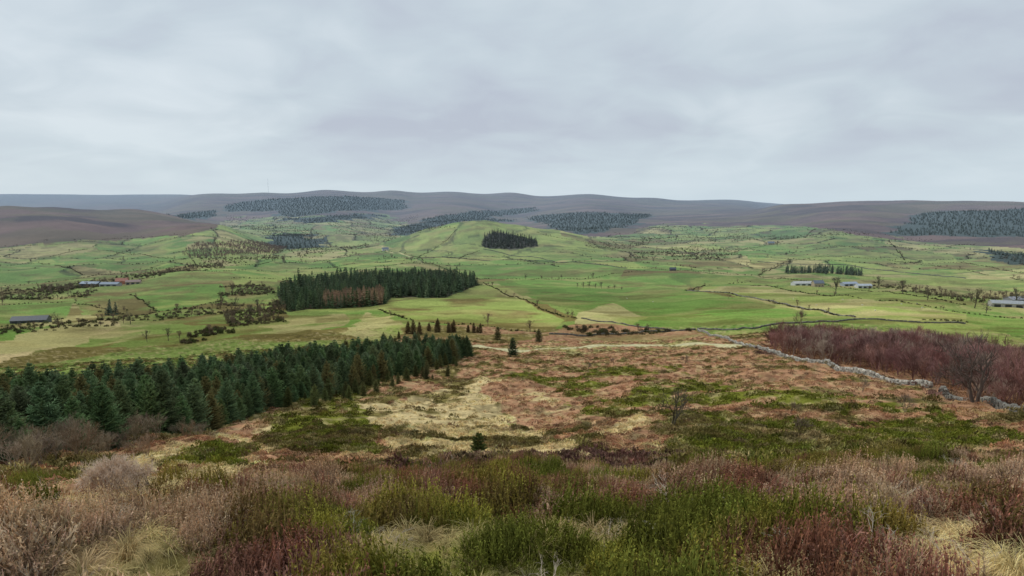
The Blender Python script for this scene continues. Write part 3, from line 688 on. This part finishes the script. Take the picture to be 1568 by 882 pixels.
# ---- dry stone walls
def stone_mat():
    m,nt,o=newmat('dry_stone');lk=nt.links.new;a=nd(nt,'ShaderNodeAttribute',attribute_name='shade');tc=nd(nt,'ShaderNodeTexCoord');n=nd(nt,'ShaderNodeTexNoise');n.inputs['Scale'].default_value=5;lk(tc.outputs['Object'],n.inputs['Vector'])
    r=nd(nt,'ShaderNodeMapRange');r.inputs[1].default_value=.3;r.inputs[2].default_value=.7;r.inputs[3].default_value=.6;r.inputs[4].default_value=1.3;lk(n.outputs['Fac'],r.inputs[0])
    v=nd(nt,'ShaderNodeVectorMath',operation='SCALE');lk(a.outputs['Color'],v.inputs[0]);lk(r.outputs[0],v.inputs['Scale']);b=nd(nt,'ShaderNodeBsdfDiffuse');lk(v.outputs[0],b.inputs[0]);lk(b.outputs[0],o.inputs[0]);return m
M_stone=stone_mat()
def wall(name,pl,st=.6,hgt=1.2,th=.55,bright=1.,courses=4,gap=.04):
    q=resample(path_of(pl),st);z=H(q[:,0],q[:,1]);b=MB();cw=hgt/courses
    for i in range(len(q)-1):
        dx,dy=q[i+1]-q[i];rot=math.atan2(dy,dx);l=math.hypot(dx,dy);top=hgt*(.7+.6*vn(np.array(q[i][0]/3),np.array(q[i][1]/3),4))
        if random.random()<gap:top*=.4
        d_=math.hypot(*q[i])
        for c in range(courses):
            if c*cw>top:break
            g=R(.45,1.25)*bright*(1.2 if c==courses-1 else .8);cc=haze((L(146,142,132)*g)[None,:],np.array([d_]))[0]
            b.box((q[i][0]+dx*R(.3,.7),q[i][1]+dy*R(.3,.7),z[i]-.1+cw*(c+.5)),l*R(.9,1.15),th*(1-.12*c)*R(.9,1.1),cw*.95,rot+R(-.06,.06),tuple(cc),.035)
    m=b.mesh(name,M_stone);ob=bpy.data.objects.new(name,m);bpy.context.scene.collection.objects.link(ob)
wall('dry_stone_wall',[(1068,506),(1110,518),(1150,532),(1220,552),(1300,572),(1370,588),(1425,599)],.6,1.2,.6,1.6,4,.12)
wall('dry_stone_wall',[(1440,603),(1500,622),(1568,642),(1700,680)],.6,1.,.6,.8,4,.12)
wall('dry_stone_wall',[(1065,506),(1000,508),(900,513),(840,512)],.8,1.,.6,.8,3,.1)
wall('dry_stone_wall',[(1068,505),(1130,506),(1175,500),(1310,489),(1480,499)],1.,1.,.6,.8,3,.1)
wall('dry_stone_wall',[(1050,444),(1180,461),(1310,485)],1.5,1.2,.7,.9,2,.1)
wall('dry_stone_wall',[(890,490),(1000,503),(1065,505)],1.,1.,.6,.8,3,.1)
wall('dry_stone_wall',[(1160,400),(1300,403),(1480,425)],2.,1.3,.8,.7,2)
wall('dry_stone_wall',[(640,396),(820,402),(960,413)],2.,1.3,.8,.7,2)
wall('dry_stone_wall',[(740,380),(830,400),(850,404)],2.,1.3,.8,.6,2)

# ---- track
def strip(name,q,w,mat,lift=.12):
    b=MB();t=np.gradient(q,axis=0);t/=np.linalg.norm(t,axis=1)[:,None]
    for i,p in enumerate(q):
        for k in range(7):
            o=(k/6-.5)*w*(1+.35*float(vn(np.array(i*.3),np.array(k*1.),3)));x=p[0]-t[i][1]*o;y=p[1]+t[i][0]*o
            b.v.append(Vector((x,y,float(H(x,y))+(lift if 0<k<6 else -.05))));b.c.append(1.)
        if i:
            for k in range(6):
                a=(i-1)*7+k;b.f.append((a,a+1,a+8,a+7))
    ob=bpy.data.objects.new(name,b.mesh(name,mat));bpy.context.scene.collection.objects.link(ob)
M_track=solid_mat('track_gravel',L(198,188,140),.2,.6)
strip('dirt_track',trackpts,5.2,M_track,.25)
strip('farm_road',resample(path_of([(585,378),(592,385),(640,397)]),3.),5,M_track,.3)

# ---- farm buildings
def building(name,x,y,Ln,Wd,Ht,yaw,wc,rc,pitch=.45,openings=3,big=False):
    X,Y=ground(x,y);z=float(H(X,Y))-.3;d=np.array([math.hypot(X,Y)])
    e=bpy.data.objects.new(name,None);e.location=(X,Y,z);e.rotation_euler[2]=yaw;bpy.context.scene.collection.objects.link(e)
    wm=solid_mat('building_wall',haze(np.array(wc)[None],d)[0],.18,1.5);rm=solid_mat('building_roof',haze(np.array(rc)[None],d)[0],.15,.8,.6);dm=solid_mat('dark_opening',haze(np.array([[.03,.03,.035]]),d)[0],.1)  # wall, roof and opening colours carry painted distance haze
    def part(nm,vs,fs,m):
        me=bpy.data.meshes.new(nm);me.from_pydata(vs,[],fs);me.materials.append(m);o=bpy.data.objects.new(nm,me);o.parent=e;bpy.context.scene.collection.objects.link(o)
    l,w,h,r=Ln/2,Wd/2,Ht,Ht+Wd/2*pitch
    part('walls',[(-l,-w,-1),(l,-w,-1),(l,w,-1),(-l,w,-1),(-l,-w,h),(l,-w,h),(l,w,h),(-l,w,h),(-l,0,r),(l,0,r)],[(0,1,5,4),(2,3,7,6),(1,2,6,9,5),(3,0,4,8,7)],wm)
    o=.4;t=.2;vs=[];fs=[]
    for sg in(-1,1):
        b=len(vs);ez=h-o*pitch
        for xx in(-l-o,l+o):vs+=[(xx,sg*(w+o),ez+.05),(xx,0,r+.05),(xx,0,r+.05+t),(xx,sg*(w+o),ez+.05+t)]
        fs+=[(b,b+1,b+5,b+4),(b+3,b+2,b+6,b+7),(b,b+3,b+7,b+4),(b,b+1,b+2,b+3),(b+4,b+5,b+6,b+7)]
    part('roof',vs,fs,rm)
    for i in range(openings):
        cx=-l+Ln*(i+.5)/openings;ww,hh_,zz=((Ln/openings*.6,h*.75,0.) if big else ((1.1,2.1,.3) if i==openings//2 else (1.2,1.2,1.3)))
        for sg,tag in((-1,'front'),(1,'back')):
            yy=sg*w
            vs=[(cx-ww/2,yy-.06,zz),(cx+ww/2,yy-.06,zz),(cx+ww/2,yy+.06,zz),(cx-ww/2,yy+.06,zz)];vs+=[(a,b_,zz+hh_) for a,b_,_ in vs]
            part('door_%s_%d'%(tag,i) if big or i==openings//2 else 'window_%s_%d'%(tag,i),vs,[(0,1,2,3),(4,5,6,7),(0,1,5,4),(1,2,6,5),(2,3,7,6),(3,0,4,7)],dm)
    if not big:
        b=MB();b.box((l-.8,0,r+.5),.9,.9,1.4);me=b.mesh('chimney',wm);o=bpy.data.objects.new('chimney',me);o.parent=e;bpy.context.scene.collection.objects.link(o)
ST=L(168,152,125);WH=L(200,200,195);GR=L(150,160,170);RED=L(166,98,70);SL=L(110,118,130);DK=L(60,68,76)
building('farm_barn',1232,434,32,11,3.6,.1,WH,L(190,188,182),.4,4,True)
building('farm_barn',1300,434,20,9,3.4,.2,GR,L(160,170,185),.4,3,True)
building('farm_barn',1322,437,18,9,3.4,0,WH,L(180,186,192),.4,3,True)
building('stone_farmhouse',1252,438,13,7,5,.15,ST,SL,.9,3)
building('farm_barn',1540,474,24,10,3.6,-.3,L(165,162,155),L(165,168,168),.4,3,True)
building('farm_barn',1556,468,20,10,3.6,.2,L(140,140,140),L(160,160,165),.4,3,True)
building('farm_barn',48,496,26,11,2.8,.25,L(80,84,78),DK,.5,4,True)
building('farm_barn',140,440,26,12,3.8,-.1,DK,L(112,135,154),.4,3,True)
building('stone_farmhouse',188,438,16,8,5,.1,L(170,108,76),RED,.9,3)
building('farm_barn',170,444,24,11,3.6,0,L(150,150,145),L(105,124,142),.4,3,True)
building('farm_barn',205,440,18,9,3.6,.3,ST,L(135,108,98),.5,3,True)
building('stone_farmhouse',1030,417,10,6,3.4,.0,L(80,75,70),DK,.9,3)
building('stone_farmhouse',1180,376,18,9,5,.1,ST,SL,.9,3)
building('stone_farmhouse',590,384,16,8,5,.4,WH,SL,.9,3)

# ---- sheep
import bmesh
def sheepmesh():
    bm=bmesh.new()
    def ell(c,r,seg=10):
        g=bmesh.ops.create_uvsphere(bm,u_segments=seg,v_segments=7,radius=1)
        for v in g['verts']:v.co=Vector((c[0]+v.co.x*r[0],c[1]+v.co.y*r[1],c[2]+v.co.z*r[2]))
    ell((0,0,.62),(.52,.26,.27));ell((-.2,0,.63),(.32,.27,.28));ell((.5,0,.72),(.2,.13,.15));ell((.68,0,.66),(.15,.08,.09));ell((.58,.1,.76),(.03,.08,.03),6);ell((.58,-.1,.76),(.03,.08,.03),6);ell((-.54,0,.55),(.05,.04,.13),6)
    for x in(-.33,.32):
        for y in(-.13,.13):
            ell((x,y,.4),(.08,.065,.18),6);ell((x+.01,y,.16),(.035,.035,.18),6)
    me=bpy.data.meshes.new('sheep');bm.to_mesh(me);bm.free();me.materials.append(solid_mat('fleece',L(225,218,200),.12,8));return me
sm_=sheepmesh()
for i,(x,y) in enumerate([(1404,470),(1412,474),(1380,470),(1320,470),(1290,462),(1250,468),(1215,457),(1150,450),(1130,446),(1110,440),(1340,478),(1075,425),(1035,437),(960,455),(1000,462),(700,380),(760,392)]):
    X,Y=ground(x,y);o=bpy.data.objects.new('sheep',sm_);o.location=(X,Y,float(H(X,Y)));o.rotation_euler[2]=R(0,6.28);o.scale=(1.15,)*3;bpy.context.scene.collection.objects.link(o)
# ---- boulder
bm=bmesh.new();bmesh.ops.create_icosphere(bm,subdivisions=3,radius=1)
for v in bm.verts:
    f=1+.25*math.sin(v.co.x*3+1)*math.cos(v.co.y*4)+.1*math.sin(v.co.z*9);v.co=Vector((v.co.x*.9*f,v.co.y*.6*f,v.co.z*.4*f))
me=bpy.data.meshes.new('boulder');bm.to_mesh(me);bm.free();me.materials.append(solid_mat('pale_stone',L(215,215,210),.15,3));X,Y=ground(508,598)
o=bpy.data.objects.new('boulder',me);o.location=(X,Y,float(H(X,Y))+.3);bpy.context.scene.collection.objects.link(o)
# ---- radio mast (faint, far away on the moor)
X,Y=ground(411,297,5000);b=MB();z0=float(H(X,Y));hm=22*math.hypot(X,Y)/F
for i in range(3):
    a=i*2.094;p=Vector((math.cos(a)*1.,math.sin(a)*1.,0));b.tube(p-Vector((0,0,10)),Vector((math.cos(a)*.5,math.sin(a)*.5,hm)),.25,.2,1,1,4)
for k in range(24):
    z=hm*k/24;a=k*2.094
    b.tube(Vector((math.cos(a)*.9,math.sin(a)*.9,z)),Vector((math.cos(a+2.094)*.9,math.sin(a+2.094)*.9,z+hm/24)),.1,.1,1,1,3)
o=bpy.data.objects.new('radio_mast',b.mesh('radio_mast',solid_mat('mast_steel',L(190,200,210),.05)));o.location=(X,Y,z0);bpy.context.scene.collection.objects.link(o)

# ------------------------------------------------------------------ sky, sun, camera
w=bpy.data.worlds.new('World');bpy.context.scene.world=w;w.use_nodes=True;nt=w.node_tree;nt.nodes.clear();lk=nt.links.new
EL,ROT=math.radians(38),math.radians(-60)
sky=nt.nodes.new('ShaderNodeTexSky');sky.sky_type='NISHITA';sky.sun_disc=False;sky.sun_elevation=EL;sky.sun_rotation=ROT
b1=nt.nodes.new('ShaderNodeBackground');b1.inputs[1].default_value=.07;lk(sky.outputs[0],b1.inputs[0])
tc=nt.nodes.new('ShaderNodeTexCoord');sx=nt.nodes.new('ShaderNodeSeparateXYZ');lk(tc.outputs['Generated'],sx.inputs[0])
def mth(op,a,b=None,c=None):
    n=nt.nodes.new('ShaderNodeMath');n.operation=op
    for i,q in enumerate((a,b,c)):
        if q is None:continue
        if isinstance(q,(int,float)):n.inputs[i].default_value=q
        else:lk(q,n.inputs[i])
    return n.outputs[0]
zc=mth('ADD',mth('MAXIMUM',sx.outputs[2],0.),.24)
cb=nt.nodes.new('ShaderNodeCombineXYZ');lk(mth('DIVIDE',sx.outputs[0],zc),cb.inputs[0]);lk(mth('DIVIDE',sx.outputs[1],zc),cb.inputs[1])
def noise(sc,det,dist,off):
    mp=nt.nodes.new('ShaderNodeMapping');mp.inputs['Location'].default_value=off;lk(cb.outputs[0],mp.inputs[0])
    n=nt.nodes.new('ShaderNodeTexNoise');n.inputs['Scale'].default_value=sc;n.inputs['Detail'].default_value=det;n.inputs['Roughness'].default_value=.48;n.inputs['Distortion'].default_value=dist;lk(mp.outputs[0],n.inputs['Vector']);return n.outputs['Fac']
nz=mth('ADD',mth('MULTIPLY',noise(.9,3,.4,(3,1,0)),.62),mth('MULTIPLY',noise(2.8,5,.5,(7,4,2)),.38))
rp=nt.nodes.new('ShaderNodeValToRGB');e=rp.color_ramp.elements
e[0].position=.36;e[0].color=(*L(184,192,206),1);e[1].position=.64;e[1].color=(*L(214,224,231),1)
m_=rp.color_ramp.elements.new(.5);m_.color=(*L(197,209,218),1)
lk(nz,rp.inputs[0])
hr=nt.nodes.new('ShaderNodeMapRange');lk(sx.outputs[2],hr.inputs[0]);hr.inputs[1].default_value=0.;hr.inputs[2].default_value=.10;hr.inputs[3].default_value=.8;hr.inputs[4].default_value=0.
mx=nt.nodes.new('ShaderNodeMixRGB');lk(hr.outputs[0],mx.inputs[0]);lk(rp.outputs[0],mx.inputs[1]);mx.inputs[2].default_value=(*L(204,219,228),1)
b2=nt.nodes.new('ShaderNodeBackground');b2.inputs[1].default_value=1.06;lk(mx.outputs[0],b2.inputs[0])
ms=nt.nodes.new('ShaderNodeMixShader');ms.inputs[0].default_value=.93;lk(b1.outputs[0],ms.inputs[1]);lk(b2.outputs[0],ms.inputs[2])
wo=nt.nodes.new('ShaderNodeOutputWorld');lk(ms.outputs[0],wo.inputs[0])
sl=bpy.data.lights.new('sun','SUN');sl.energy=1.5;sl.angle=math.radians(12);sl.color=(1,.96,.9);so=bpy.data.objects.new('sun',sl)
bpy.context.scene.collection.objects.link(so)
dv=Vector((math.sin(ROT)*math.cos(EL),math.cos(ROT)*math.cos(EL),math.sin(EL)));so.rotation_euler=dv.to_track_quat('Z','Y').to_euler()
cam=bpy.data.cameras.new('camera');cam.sensor_width=36;cam.lens=F/1568*36;cam.clip_start=.1;cam.clip_end=60000
co=bpy.data.objects.new('camera',cam);co.location=(0,0,EYE);co.rotation_euler=(math.pi/2-PITCH,0,0);bpy.context.scene.collection.objects.link(co)
sc=bpy.context.scene;sc.camera=co;sc.view_settings.view_transform='Standard';sc.view_settings.look='None';sc.view_settings.exposure=0
